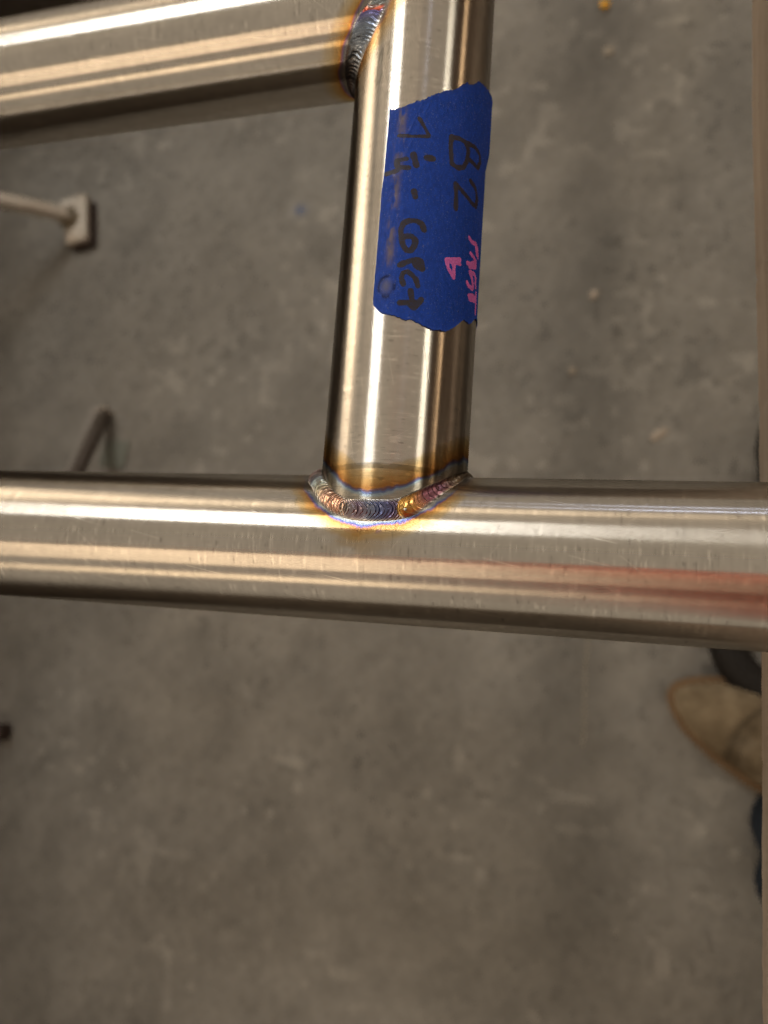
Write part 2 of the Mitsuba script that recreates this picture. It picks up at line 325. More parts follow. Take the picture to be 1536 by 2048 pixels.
def weld(A, B, pitch, bow, bulge, amp, colors, name, label, nv=49, seed=0, lift=0.00012, taper=(0, 0), shine=0.82, bulge1=None, roundend=0):
    """A, B: (n,3) toe lines; bow: how far a ripple bends along the bead (m), its sign the travel direction"""
    n = len(A)
    mid = (A + B) / 2
    s = np.r_[0, np.cumsum(np.linalg.norm(np.diff(mid, axis=0), axis=1))]
    tan = np.gradient(mid, axis=0); tan /= np.linalg.norm(tan, axis=1)[:, None]
    acr = B - A; acr /= np.linalg.norm(acr, axis=1)[:, None]
    nor = np.cross(tan, acr); nor /= np.linalg.norm(nor, axis=1)[:, None]
    cen = np.array([0, 0, Z0]); 
    if (nor[n // 2] @ np.array([0, 0, 1.0])) < 0: nor = -nor
    v = np.linspace(-1, 1, nv)[None]
    S = s[:, None]
    wob = 0.00025 * (meshkit.noise(np.stack([S * 900 + 0 * v, v * 1.3 + 0 * S, 0 * S * v + seed], -1), seed) - 0.5) * 2
    warp = pitch * 0.8 * (meshkit.noise(np.stack([s * 420, 0 * s + seed, 0 * s], -1), seed + 1) - 0.5)[:, None]
    bowv = bow * (0.75 + 0.5 * meshkit.noise(np.stack([s * 300, 0 * s + seed, 0 * s + 3], -1), seed + 2))[:, None]
    ph = (S + warp + bowv * (1 - v ** 2) + wob) / pitch
    ampv = amp * (0.15 + 1.25 * meshkit.noise(np.stack([S * 500 + 0 * v, v * 1.2 + 0 * S, 0 * S * v + seed], -1), seed + 4))
    jit = meshkit.noise(np.stack([np.floor(ph), 0 * ph, 0 * ph], -1), seed + 3)
    fr = ph - np.floor(ph)
    saw = np.where(fr < 0.8, fr / 0.8, (1 - fr) / 0.2)
    crown = np.clip(1 - np.abs(v) ** 2.2, 0, 1)
    blg = bulge + ((bulge if bulge1 is None else bulge1) - bulge) * np.clip(S / s[-1], 0, 1)
    prof = blg * crown + ampv * (0.5 + jit) * (saw - 0.4) * crown ** 0.5
    prof = prof + 0.00012 * (meshkit.noise(np.stack([S * 1500 + 0 * v, v * 4 + 0 * S, 0 * S * v], -1), seed + 9) - 0.5) * crown
    ends = np.ones_like(s)
    if taper[0]: ends *= np.clip(s / taper[0], 0, 1) ** 0.5
    if taper[1]: ends *= np.clip((s[-1] - s) / taper[1], 0, 1) ** 0.5
    prof = (prof + lift) * ends[:, None] - 0.00008
    w = (v + 1) / 2
    if roundend:
        q = np.sqrt(np.clip(1 - (1 - np.clip(s / roundend, 0, 1)) ** 2, 0.0004, 1))[:, None]
        w = 0.5 + (w - 0.5) * q
    pos = A[:, None] * (1 - w[..., None]) + B[:, None] * w[..., None] + nor[:, None] * prof[..., None]
    t = (S + bow * (1 - v ** 2)) / s[-1]
    tt = np.clip(t + 0.02 * (jit - 0.5), 0, 1)
    col = lerp_stops(tt, colors)
    edge = np.clip((np.abs(v) - 0.72) / 0.25, 0, 1)[..., None] + 0 * col[..., :1]
    col = col * (1 - edge) + np.array([0.55, 0.54, 0.52]) * edge
    line = np.exp(-((fr - 0.9) / 0.1) ** 2)[..., None]
    col = col * (0.80 + 0.35 * jit[..., None]) * (1 - 0.28 * line)
    blot = meshkit.fbm(np.stack([S * 700 + 0 * v, v * 2 + 0 * S, 0 * S * v + seed], -1), 3, seed + 5)[..., None]
    col = col * (0.55 + 0.75 * blot)
    col = np.clip(col * shine, 0.01, 0.98)
    f = grid_faces(n, nv)
    fn = np.cross(pos.reshape(-1, 3)[f[:, 1]] - pos.reshape(-1, 3)[f[:, 0]], pos.reshape(-1, 3)[f[:, 2]] - pos.reshape(-1, 3)[f[:, 0]])
    if (fn * nor.repeat(nv, 0)[f[:, 0]]).sum() < 0: f = f[:, ::-1]
    key = obj(name, (pos.reshape(-1, 3), f), 'weld_metal', FR, smooth=True, color=col.reshape(-1, 3), uv=np.stack([(S + 0 * v).ravel() * 10, (w + 0 * S).ravel()], 1))
    if label: tag(key, label)
    return key

# toe pairs of the lower joint, from its left side over the front to its right side: (post angle, post y, rail x, rail angle)
JOINT = [(-180, 10.5, -0.5, 163), (-150, 14.0, -12, 157), (-120, 20.0, -20.5, 132), (-90, 23.4, -23.6, 90), (-66, 21.2, -22.3, 55), (-46, 16.7, -18.9, 42.5), (-35, 13.9, -14.8, 26.8), (-26, 12.2, -10.8, 19.3),
         (-20, 11.0, -7.85, 16.8), (-10, 11.0, -4.1, 14.2), (-2, 11.0, -0.5, 14.2), (6, 11.0, 2.3, 14.4), (13.4, 11.2, 5.2, 15.0), (19.8, 11.5, 7.56, 15.9), (24.3, 12.4, 9.9, 17.6), (29, 13.5, 12.6, 21.0),
         (40.4, 15.7, 16.2, 32), (51.3, 17.7, 18.9, 42.8), (67.9, 20.8, 21.9, 57), (90, 23.4, 23.6, 90), (120, 20.0, 20.5, 132), (150, 14.0, 12, 157), (180, 10.5, 0.5, 163)]
tab = smooth_table(JOINT, 900)
A = on_post(tab[:, 0], tab[:, 1]); B = on_run(tab[:, 2], tab[:, 3], 0.0)
def cut(lo, hi): return (tab[:, 0] >= lo) & (tab[:, 0] <= hi)
GREY, PINK_, BLUE, DKBL, PURP, STRAW, SALM = (0.58, 0.57, 0.55), (0.62, 0.46, 0.42), (0.40, 0.46, 0.56), (0.22, 0.24, 0.34), (0.42, 0.33, 0.40), (0.75, 0.70, 0.55), (0.80, 0.52, 0.40)
def refine(M, n):
    q = np.linspace(0, len(M) - 1, n); i = np.arange(len(M))
    return np.stack([np.interp(q, i, M[:, k]) for k in range(3)], 1)
m_ = cut(-95, -17); weld(refine(A[m_], 420), refine(B[m_], 420), 0.00120, 0.0014, 0.00060, 0.00034,
    [(0, GREY), (0.30, PINK_), (0.44, (0.60, 0.46, 0.44)), (0.50, BLUE), (0.60, (0.50, 0.56, 0.54)), (0.68, STRAW), (0.78, SALM), (0.95, (0.85, 0.50, 0.36)), (1, (0.75, 0.55, 0.45))],
    'weld_bead', 'left weld pass, pink fading to steel blue and salmon', seed=1, taper=(0, 0.0006))
m_ = cut(-24.5, 22); weld(refine(A[m_], 420), refine(B[m_], 420), 0.00108, -0.0024, 0.00055, 0.00036,
    [(0, (0.42, 0.41, 0.38)), (0.10, (0.42, 0.36, 0.40)), (0.25, (0.38, 0.29, 0.37)), (0.42, (0.24, 0.27, 0.38)), (0.58, (0.17, 0.20, 0.38)), (0.75, (0.20, 0.18, 0.34)), (0.86, (0.26, 0.18, 0.20)), (1, (0.34, 0.36, 0.42))],
    'weld_bead', 'middle weld pass, dark blue and purple ripples', seed=2, taper=(0.0012, 0))
m_ = cut(17.5, 95); weld(refine(A[m_], 480), refine(B[m_], 480), 0.0015, 0.0022, 0.00125, 0.00030,
    [(0, (0.45, 0.45, 0.48)), (0.03, (0.80, 0.50, 0.16)), (0.20, (0.76, 0.40, 0.12)), (0.26, (0.55, 0.25, 0.15)), (0.32, (0.36, 0.15, 0.20)), (0.50, (0.35, 0.18, 0.22)), (0.57, (0.36, 0.25, 0.21)), (0.62, (0.36, 0.29, 0.21)), (1, (0.32, 0.27, 0.22))],
    'weld_bead', 'right weld pass ending in a copper coloured crater', seed=5, taper=(0.0010, 0), bulge1=0.0001, roundend=0.0024)
m_ = (tab[:, 0] <= -93) ; weld(refine(A[m_], 200), refine(B[m_], 200), 0.0012, 0.001, 0.0005, 0.0001, [(0, GREY), (1, GREY)], 'weld_bead', None, nv=13, seed=6)
m_ = (tab[:, 0] >= 93) ; weld(refine(A[m_], 200), refine(B[m_], 200), 0.0012, 0.001, 0.0005, 0.0001, [(0, GREY), (1, GREY)], 'weld_bead', None, nv=13, seed=7)
# crater tip: a small pin-hole nub where the arc was broken off
c0 = on_run(np.array(9.6), np.array(22.0), 0.0, R + 0.0017); 
nub = trimesh.creation.icosphere(subdivisions=3, radius=0.00045); nub.apply_scale([1.2, 0.9, 0.7]); nub.apply_translation(c0)
mat('bright_metal', {'type': 'twosided', 'bsdf': {'type': 'roughconductor', 'material': 'none', 'alpha': 0.2, 'specular_reflectance': rgb(0.6, 0.6, 0.58)}})

obj('crater_tip', nub, 'bright_metal', FR, smooth=True)

# upper joint: (rail x, rail angle, post angle, post y) from below, round the front, to the far side
TOPJ = [(-0.5, -163, -180, 162), (-12, -157, -150, 158.5), (-21, -132, -120, 151), (-25.9, -104, -92, 146.5), (-25.6, -92, -78, 145.5), (-24.9, -79, -60, 146.2), (-23.5, -65, -47, 148.6), (-22.2, -57, -38.5, 151), (-20.6, -48.6, -31, 153.4), (-18.7, -39.6, -25.5, 156.6),
        (-16.0, -32, -21, 159), (-12.6, -25.7, -17, 161.5), (-10.9, -15, -16, 166), (-10.5, 0, -16, LT * 1000), (-10.9, 15, -16, 179), (-12.6, 25.7, -17, 183.7), (-18.7, 40, -25.5, 188.6), (-23.5, 65, -47, 196.6), (-25.9, 100, -92, 198.5), (-21, 132, -120, 194), (-12, 157, -150, 186.5), (-0.5, 163, -180, 183)]
tab2 = smooth_table(TOPJ, 900)
A2, B2 = on_run(tab2[:, 0], tab2[:, 1], LT), on_post(tab2[:, 2], tab2[:, 3])
def cut2(lo, hi): return (tab2[:, 1] >= lo) & (tab2[:, 1] <= hi)
m_ = cut2(-112, -30); weld(refine(A2[m_], 420), refine(B2[m_], 420), 0.0012, -0.0018, 0.0006, 0.00030,
    [(0, (0.12, 0.09, 0.10)), (0.30, (0.22, 0.20, 0.21)), (0.55, (0.34, 0.37, 0.42)), (0.78, (0.30, 0.36, 0.46)), (0.90, (0.20, 0.19, 0.42)), (1, (0.26, 0.12, 0.36))], 'weld_bead', 'silver blue weld pass on the upper joint', seed=11, taper=(0, 0.002))
m_ = cut2(-36, 40); weld(refine(A2[m_], 420), refine(B2[m_], 420), 0.0014, 0.0018, 0.0009, 0.00028,
    [(0, (0.45, 0.08, 0.14)), (0.05, (0.62, 0.14, 0.10)), (0.11, (0.58, 0.16, 0.12)), (0.135, (0.40, 0.42, 0.42)), (0.3, (0.30, 0.36, 0.42)), (1, GREY)], 'weld_bead', 'weld pass on the upper joint starting at a red spot', seed=12, taper=(0.0028, 0))
for lo, hi in ((-170, -110), (38, 170)):
    m_ = cut2(lo, hi); weld(refine(A2[m_], 160), refine(B2[m_], 160), 0.0012, 0.001, 0.0005, 0.0001, [(0, GREY), (1, GREY)], 'weld_bead', None, nv=13, seed=13)

# ---------------------------------------------------------------- blue masking tape with handwriting
TOP = [(-8.7, 124.29), (-2.6, 123.95), (3.9, 124.6), (11.3, 125.8), (18.1, 126.73), (24.9, 128.41), (29.2, 129.5), (33.6, 130.61), (38.2, 131.36), (44.2, 132.86), (48.0, 134.47), (53.4, 136.25), (58.1, 136.46), (66.6, 139.68), (72.1, 140.23), (79.0, 140.91), (87.2, 141.98), (94.4, 142.6), (110, 141), (135, 139)]
BOT = [(-10.5, 66.0), (-9.6, 65.2), (-7.7, 64.37), (-5.2, 63.35), (-2.8, 62.6), (1.1, 62.2), (5.4, 61.88), (9.6, 61.41), (13.9, 60.76), (16.5, 60.5), (19.0, 60.9), (22.7, 60.45), (26.5, 59.84), (29.7, 59.51), (33.0, 59.06), (37.6, 58.72), (42.1, 59.27), (45.8, 59.33), (49.6, 59.83), (52.1, 60.59), (54.8, 61.3), (58.3, 62.61), (62.0, 64.03), (65.3, 65.08), (69.2, 64.89), (73.8, 64.83), (78.1, 66.09), (81.5, 67.24), (86.4, 68.5), (110, 69.5), (135, 70)]
LEFT = [(64, -8.6), (65.2, -9.6), (66.7, -10.1), (68.7, -10.2), (78.6, -10.0), (91.9, -10.0), (99.5, -10.2), (101, -9.7), (105.4, -9.2), (117.5, -8.8), (124.3, -8.7)]
def tab_fn(tb):
    tb = np.array(tb); return lambda q: np.interp(q, tb[:, 0], tb[:, 1])
ftop, fbot, fleft = tab_fn(TOP), tab_fn(BOT), tab_fn(LEFT)
def tape_radius(a, y):
    """tape surface radius (m) at angle a (deg), height y (mm): thin, crinkled, lifting at the torn corner"""
    s = a * R * 1000 * math.pi / 180
    r = R + 0.00016 + 0.00004 * meshkit.fbm(np.stack([s * 0.5, y * 0.5, 0 * y], -1), 3, 5)
    r = r + 0.00010 * np.exp(-((s - 5.5 - 0.35 * (y - 118)) / 0.5) ** 2) * np.clip((y - 108) / 4, 0, 1)
    r = r + 0.00007 * np.exp(-((s - 3.6 - 0.35 * (y - 118)) / 0.35) ** 2) * np.clip((y - 110) / 4, 0, 1)
    r = r + 0.00018 * np.exp(-((s - 0.0) ** 2 + (y - 70.2) ** 2) / 5.0)
    r = r - 0.00008 * np.exp(-((np.hypot(s, y - 70.2) - 2.6) / 0.5) ** 2)
    lift = 0.0009 * np.clip((a - 84) / 16, 0, 1) ** 1.5 * np.clip((y - 119) / 6, 0, 1) * np.clip((150 - a) / 45, 0, 1)
    edge = (0.00014 + 0.00022 * meshkit.noise(np.stack([a * 0.12, 0 * a, 0 * a], -1), 8)) * np.exp(-(y - fbot(a)) / 1.0) + 0.00010 * np.exp(-(ftop(a) - y) / 0.8)
    return r + lift + edge
NA, NY = 420, 460
vv = np.linspace(0, 1, NY)[:, None]; uu = np.linspace(0, 1, NA)[None]
a_guess = -10 + 145 * uu
y_ = fbot(a_guess) * (1 - vv) + ftop(a_guess) * vv
a_ = fleft(y_) * (1 - uu) + 135 * uu
tear = 0.55 * (meshkit.fbm(np.stack([a_ * 1.6, 0 * a_, 0 * a_], -1), 4, 21) - 0.5)
tear2 = 1.1 * (meshkit.fbm(np.stack([a_ * 1.5, 0 * a_ + 9, 0 * a_], -1), 4, 22) - 0.5)
y_ = (fbot(a_) + tear) * (1 - vv) + (ftop(a_) + tear2) * vv
a_ = a_ + (1 - uu) ** 8 * 0.35 * (meshkit.fbm(np.stack([y_ * 0.8, 0 * y_, 0 * y_], -1), 4, 23) - 0.5)
r_ = tape_radius(a_, y_)
tv = np.stack([r_ * np.sin(np.radians(a_)), y_ / 1000, r_ * np.cos(np.radians(a_)) + Z0], -1).reshape(-1, 3)
tf = grid_faces(NY, NA)
# skirt down to the tube along the border
ring = np.r_[np.arange(NA), np.arange(1, NY) * NA + NA - 1, (NY - 1) * NA + np.arange(NA - 2, -1, -1), np.arange(NY - 2, 0, -1) * NA]
sk = tv[ring].copy(); rad = sk - np.array([0, 0, Z0]); rad[:, 1] = 0; rn = np.linalg.norm(rad, axis=1)[:, None]
sk = sk - rad / rn * np.minimum(0.00013, rn - R - 0.00001)
base = len(tv); nr = len(ring); i = np.arange(nr); j = (i + 1) % nr
skf = np.vstack([np.stack([ring[i], ring[j], base + j], 1), np.stack([ring[i], base + j, base + i], 1)])
fn = np.cross(tv[tf[:, 1]] - tv[tf[:, 0]], tv[tf[:, 2]] - tv[tf[:, 0]])
if (fn[:, 2]).sum() < 0: tf = tf[:, ::-1]
def tape_color(p, n, uv):
    y, a = post_coords(p); c = a * 21.1
    f = fbm(c * 2.2, y * 0.9, 3.0, octaves=3)
    q = noise(c * 9, y * 9, 1.0)
    col = mix((0.006, 0.036, 0.27), (0.014, 0.066, 0.44), f) * (0.75 + 0.45 * q)
    streak = dr.exp(-dr.square((c - 0.3 - 0.012 * (y - 100) - 0.6 * (noise(y * 0.3, 2.0, 3.0) - 0.5)) / 1.25)) * smoothstep(0.30, 0.62, fbm(c * 1.1, y * 0.35, 7.0, octaves=4)) * smoothstep(74.0, 80.0, y)
    dirt = mix((0.20, 0.16, 0.13), (0.10, 0.09, 0.10), noise(y * 0.7, c * 0.7, 5.0))
    col = mix(col, dirt, 0.75 * streak)
    g1 = dr.exp(-(dr.square((c + 0.2) / 1.6) + dr.square((y - 70.3) / 2.2)))
    col = mix(col, (0.13, 0.14, 0.20), 0.75 * g1)
    rr = dr.sqrt(dr.square((c + 0.1) / 1.0) + dr.square((y - 70.2) / 1.35))
    ring_ = dr.exp(-dr.square((rr - 2.2) / 0.45)) * smoothstep(0.35, 0.6, noise(c * 0.5, y * 0.4, 14.0))
    col = col * (1 - 0.65 * ring_)
    w = smoothstep(0.84, 0.92, noise(c * 4.5, y * 4.5, 8.0)) + 2.0 * smoothstep(0.66, 0.8, noise(c * 3.5, y * 2.5, 18.0)) * dr.exp(-(dr.square((c + 0.4) / 1.0) + dr.square((y - 104.3) / 1.3)))
    col = mix(col, (0.30, 0.32, 0.40), dr.minimum(0.35 * w, 0.8))
    return col
def tape_bump(p, n, uv):
    y, a = post_coords(p); c = a * 21.1
    return 1e-6 * (150 * fbm(c * 1.1, y * 2.4, 2.0, octaves=4) + 45 * noise(c * 5, y * 5, 4.0))
mat('blue_tape', {'type': 'twosided', 'bsdf': {'type': 'bumpmap', 'arbitrary': proc(tape_bump, eps=6e-5), 'scale': 1.0,
    'bsdf': {'type': 'principled', 'base_color': proc(tape_color), 'roughness': 0.6, 'specular': 0.16}}})
TP = thing('masking_tape', 'torn piece of blue masking tape with handwriting stuck round the upright tube', 'tape')
obj('strip', (np.vstack([tv, sk]), np.vstack([tf, skf])), 'blue_tape', TP, smooth=True, uv=np.vstack([np.stack([a_.ravel(), y_.ravel()], 1), np.zeros((nr, 2))]))

INK = [  # (stroke width mm, points (angle deg, height mm)) measured on the tube
    ('one', 0.72, [[(15.0, 120.83), (19.1, 118.53), (23.5, 115.85)], [(23.6, 115.49), (11.9, 115.08), (0.2, 115.55)]]),
    ('numerator', 1.3, [[(22.9, 108.93), (27.8, 108.94)]]),
    ('fraction_line', 1.2, [[(12.7, 109.6), (14.4, 107.55), (15.7, 106.2)]]),
    ('four', 0.95, [[(7.7, 108.23), (0.2, 107.7), (0.2, 106.26), (2.2, 105.71), (10.3, 105.47)], [(1.3, 106.94), (2.2, 105.59), (0.8, 104.68), (-7.0, 104.14)]]),
    ('dash', 1.2, [[(15.2, 98.42), (16.5, 96.7)]]),
    ('letter_b', 1.05, [[(42.0, 117.45), (41.4, 114.7), (42.3, 112.14), (43.5, 109.16), (48.8, 108.6), (54.7, 109.67), (58.4, 112.55), (59.1, 115.88), (55.5, 117.68), (48.9, 117.77), (42.4, 117.14)],
                        [(57.3, 117.76), (67.2, 118.54), (75.5, 117.86), (77.1, 115.7), (72.7, 113.09), (62.1, 113.26)]]),
    ('two', 1.05, [[(49.8, 96.12), (49.4, 100.12), (48.3, 103.57), (56.3, 102.17), (67.6, 100.79), (73.3, 100.92), (75.3, 103.55), (71.5, 106.24), (63.7, 107.15)]]),
    ('six', 1.08, [[(24.8, 87.11), (23.0, 88.87), (19.0, 89.62), (13.1, 89.58), (9.1, 88.73), (7.4, 86.99), (8.1, 84.66), (9.7, 82.35), (13.0, 80.66), (16.5, 80.85), (18.8, 82.54), (18.9, 83.93), (15.7, 84.99), (11.0, 84.91), (9.1, 84.2)]]),
    ('letter_p', 1.15, [[(8.5, 76.37), (15.3, 77.61), (21.0, 78.37), (24.1, 77.94), (25.1, 77.09), (25.4, 75.73), (21.4, 76.21), (20.1, 77.07)]]),
    ('letter_c', 1.0, [[(12.5, 70.71), (10.4, 72.5), (11.3, 74.1), (14.7, 74.62), (18.7, 73.59), (21.6, 72.34), (23.0, 70.7)]]),
    ('arrow', 1.0, [[(18.0, 69.14), (19.0, 67.25), (21.4, 64.2)], [(10.6, 65.48), (15.8, 65.58), (21.3, 64.2)], [(26.4, 66.92), (24.0, 65.44), (21.7, 64.2)], [(15.8, 65.58), (24.5, 66.14)]]),
]
PINKS = [
    ('pink_letter_a', 0.70, [[(44.3, 79.98), (46.1, 77.92), (51.8, 75.75)], [(44.3, 80.15), (57.0, 81.8)], [(45.1, 79.9), (57.3, 80.6)], [(51.3, 79.95), (51.8, 76.17)], [(49.5, 80.3), (51.5, 78.93)]]),
    ('pink_word', 0.74, [[(66.6, 90.11), (70.4, 89.32), (78.3, 90.05), (82.2, 89.32), (84.3, 87.13)], [(78.1, 88.91), (80.9, 87.24)],
                         [(69.6, 85.76), (75.9, 85.4), (78.6, 84.63), (71.5, 82.66), (66.3, 82.16)], [(69.1, 81.54), (80.6, 83.34), (79.7, 85.19)],
                         [(70.0, 80.08), (77.6, 80.83), (82.1, 80.15), (81.4, 78.57), (82.7, 77.52)], [(70.0, 80.08), (73.7, 79.08), (76.5, 77.57), (76.0, 75.87), (69.0, 75.82), (67.5, 76.48)],
                         [(73.6, 79.59), (76.9, 76.56)], [(70.4, 72.84), (75.6, 73.84), (83.6, 74.24)], [(72.0, 72.21), (82.4, 73.33)], [(84.4, 76.0), (85.9, 73.53), (85.7, 70.07)]]),
]
def ink_mesh(width, lines, off, seed):
    s = R * 1000 * math.pi / 180
    rng = np.random.default_rng(seed)
    parts = []
    for ln in lines:
        p = np.array(ln, float); p[:, 0] *= s
        q = np.r_[0, np.cumsum(np.linalg.norm(np.diff(p, axis=0), axis=1))]
        t = np.arange(0, q[-1] + 0.12, 0.12)
        sm = np.stack([np.interp(t, q, p[:, 0]), np.interp(t, q, p[:, 1])], 1)
        kern = np.hanning(9); kern /= kern.sum()
        if len(sm) > 12:
            pad = np.vstack([np.repeat(sm[:1], 4, 0), sm, np.repeat(sm[-1:], 4, 0)])
            sm = np.stack([np.convolve(pad[:, k], kern, 'valid') for k in (0, 1)], 1)
        wd = width / 2 * (0.88 + 0.3 * meshkit.noise(np.stack([t * 1.3, 0 * t + seed, 0 * t], 1)))
        for (a, b, ra) in zip(sm[:-1], sm[1:], wd):
            parts.append(LineString([a, b]).buffer(ra, quad_segs=5))
    g = unary_union(parts)
    out = []
    for poly in getattr(g, 'geoms', [g]):
        ext = np.array(poly.exterior.segmentize(0.12).coords); ext += rng.normal(0, 0.018, ext.shape); ext[-1] = ext[0]
        holes = [np.array(h.coords) for h in poly.interiors if Polygon(h).area > 0.02]
        pp = Polygon(ext, holes).buffer(0)
        for pq in getattr(pp, 'geoms', [pp]):
            v2, f2 = trimesh.creation.triangulate_polygon(pq, engine='earcut')
            v3, f3 = trimesh.remesh.subdivide_to_size(np.c_[v2, 0 * v2[:, 0]], f2, 0.5, max_iter=12)
            out.append(trimesh.Trimesh(v3, f3, process=False))
    m = trimesh.util.concatenate(out); v = np.array(m.vertices)
    a, y = v[:, 0] / s, v[:, 1]
    r = tape_radius(a, y) + off
    ra = np.radians(a)
    m = trimesh.Trimesh(np.stack([r * np.sin(ra), y / 1000, r * np.cos(ra) + Z0], 1), m.faces, process=False)
    fn = m.face_normals; c = m.triangles_center - np.array([0, 0, Z0]); c[:, 1] = 0
    if (fn * c).sum() < 0: m.invert()
    return m
def ink_color(p, n, uv):
    y, a = post_coords(p); c = a * 21.1
    g = smoothstep(0.35, 0.9, noise(c * 5, y * 5, 2.0))
    return mix((0.022, 0.013, 0.014), (0.012, 0.022, 0.080), g)
def pink_color(p, n, uv):
    y, a = post_coords(p); c = a * 21.1
    return mix((0.62, 0.17, 0.52), (0.50, 0.11, 0.42), noise(c * 3, y * 3, 4.0))
mat('black_ink', P2(proc(ink_color), 0.5, 0.4))
mat('pink_ink', P2(proc(pink_color), 0.6, 0.3))
for n_, w_, l_ in INK: obj(n_, ink_mesh(w_ * 1.45, l_, 0.00003, len(n_)), 'black_ink', TP, smooth=True)
for n_, w_, l_ in PINKS: obj(n_, ink_mesh(w_ * 1.75, l_, 0.00004, len(n_)), 'pink_ink', TP, smooth=True)

# ---------------------------------------------------------------- wooden beam that carries the right end of the frame
def wood_color(p, n, uv):
    x, y, z = p.x * 1000, p.y * 1000, p.z * 1000
    g = fbm(x * 0.35 + 0.8 * noise(y * 0.01, z * 0.03), z * 0.35, y * 0.012, octaves=4)
    st = fbm(y * 0.035, z * 0.12, x * 0.1, octaves=3)
    c = mix((0.20, 0.160, 0.125), (0.29, 0.24, 0.195), g) * (0.75 + 0.5 * st)
    return c
mat('old_wood', P2(proc(wood_color), 0.75, 0.25))
ny, nz = 1000, 26
yy = np.linspace(-0.45, 1.10, ny)[:, None]
arc = np.linspace(0, 1, nz)[None]
# profile from the top surface over the worn left arris and down the left face
TOPZ = Z0 - R - 0.0003
px = np.where(arc < 0.3, 0.075 * (1 - arc / 0.3), 0.0) + 0 * yy
pz = np.where(arc < 0.3, 0.0, -(arc - 0.3) / 0.7 * 0.040) + 0 * yy
edge = np.interp(yy * 1000, [-450, -113, -72, -27, 65, 112, 153, 179, 620], [101.6, 101.3, 101.2, 101.1, 100.4, 99.4, 98.6, 98.4, 97.6]) / 1000 + 0.0073
rough = 0.0005 * (meshkit.fbm(np.concatenate([yy * 160 + 0 * arc, arc * 6 + 0 * yy, 0 * arc * yy], -1).reshape(ny, 3, -1).transpose(0, 2, 1) if False else np.stack([yy * 160 + 0 * arc, arc * 6 + 0 * yy, 0 * arc + 0 * yy], -1), 4, 3) - 0.5)
split = np.zeros((ny, nz))
for y0, y1, x0, x1, dpt in ((0.110, 0.128, 0.0, 0.012, 0.0005), (0.062, 0.070, 0.0, 0.010, 0.0005), (-0.052, -0.049, 0.0, 0.02, 0.0003), (0.30, 0.33, 0, 0.02, 0.001)):
    dcut = np.abs(yy - (y0 + (y1 - y0) * np.clip(px / 0.02, 0, 1) + 0.004 * pz / 0.04))
    split += dpt * np.exp(-(dcut / 0.0009) ** 2)
bv = np.exp(-((arc - 0.3) / 0.06) ** 2)
bx = edge + px + rough * 1.0 + split * (arc >= 0.3) + 0.0010 * bv
bz = TOPZ + pz - 0.0010 * bv - split * (arc < 0.32) - np.abs(rough) * 0.4
wv = np.stack([bx, yy + 0 * arc, bz], -1).reshape(-1, 3)
wf = grid_faces(ny, nz)
fn = np.cross(wv[wf[:, 1]] - wv[wf[:, 0]], wv[wf[:, 2]] - wv[wf[:, 0]])
if fn[:, 2].sum() < 0: wf = wf[:, ::-1]
back = box(0.1118, 0.181, -0.45, 1.10, TOPZ - 0.040, TOPZ - 0.003)
WB = thing('wooden_beam', 'worn wooden beam along the right edge of the picture, under the lower rail', 'beam')
obj('face', (wv, wf), 'old_wood', WB, smooth=True)
obj('core', back, 'old_wood', WB)
for y in (-0.40, 1.02):
    obj('leg', trimesh.util.concatenate([bar((0.160, y, TOPZ - 0.0402), (0.20, y + (0.12 if y > 0 else -0.12), 0.0), 0.06, 0.035, up=(1, 0, 0))]), 'old_wood', WB)

# ---------------------------------------------------------------- floor-level things at the left
def rusty(base, rust, f):
    def fn(p, n, uv):
        x, y, z = p.x * f, p.y * f, p.z * f
        return mix(base, rust, smoothstep(0.45, 0.75, fbm(x, y, z, octaves=4)))
    return proc(fn)
mat('raw_steel', P2(rusty((0.60, 0.54, 0.47), (0.45, 0.36, 0.27), 25), 0.38, 0.5, metallic=0.5))
mat('dark_steel', P2(rusty((0.085, 0.07, 0.06), (0.06, 0.048, 0.036), 50), 0.55, 0.4))
ST = thing('steel_stand', 'pale steel stand with a square foot plate on the floor at the left', 'stand')
pl = trimesh.creation.extrude_polygon(Polygon([(-0.769, 0.593), (-0.723, 0.599), (-0.712, 0.525), (-0.745, 0.518)]), 0.010, engine='earcut'); pl.apply_translation([0, 0, 0.012])
obj('foot_plate', pl, 'raw_steel', ST)
pad = trimesh.creation.extrude_polygon(Polygon([(-0.765, 0.588), (-0.718, 0.594), (-0.707, 0.522), (-0.745, 0.515)]), 0.0115, engine='earcut'); pad.apply_translation([0, 0, 0.0002])
mat('rubber', P2((0.035, 0.022, 0.018), 0.8, 0.3))
obj('shadow_pad', pad, 'rubber', ST)  # dark slab offset to the right in place of the plate's shadow
obj('strut', bar((-0.745, 0.562, 0.030), (-0.93, 0.510, 0.279), 0.018, 0.018), 'raw_steel', ST)
wl = trimesh.creation.torus(0.0135, 0.003); wl.apply_translation([-0.747, 0.561, 0.026]); wl.apply_scale(1.0)
mat('brown_weld', P2((0.12, 0.085, 0.035), 0.5, 0.5))
obj('weld_seam', wl, 'brown_weld', ST)

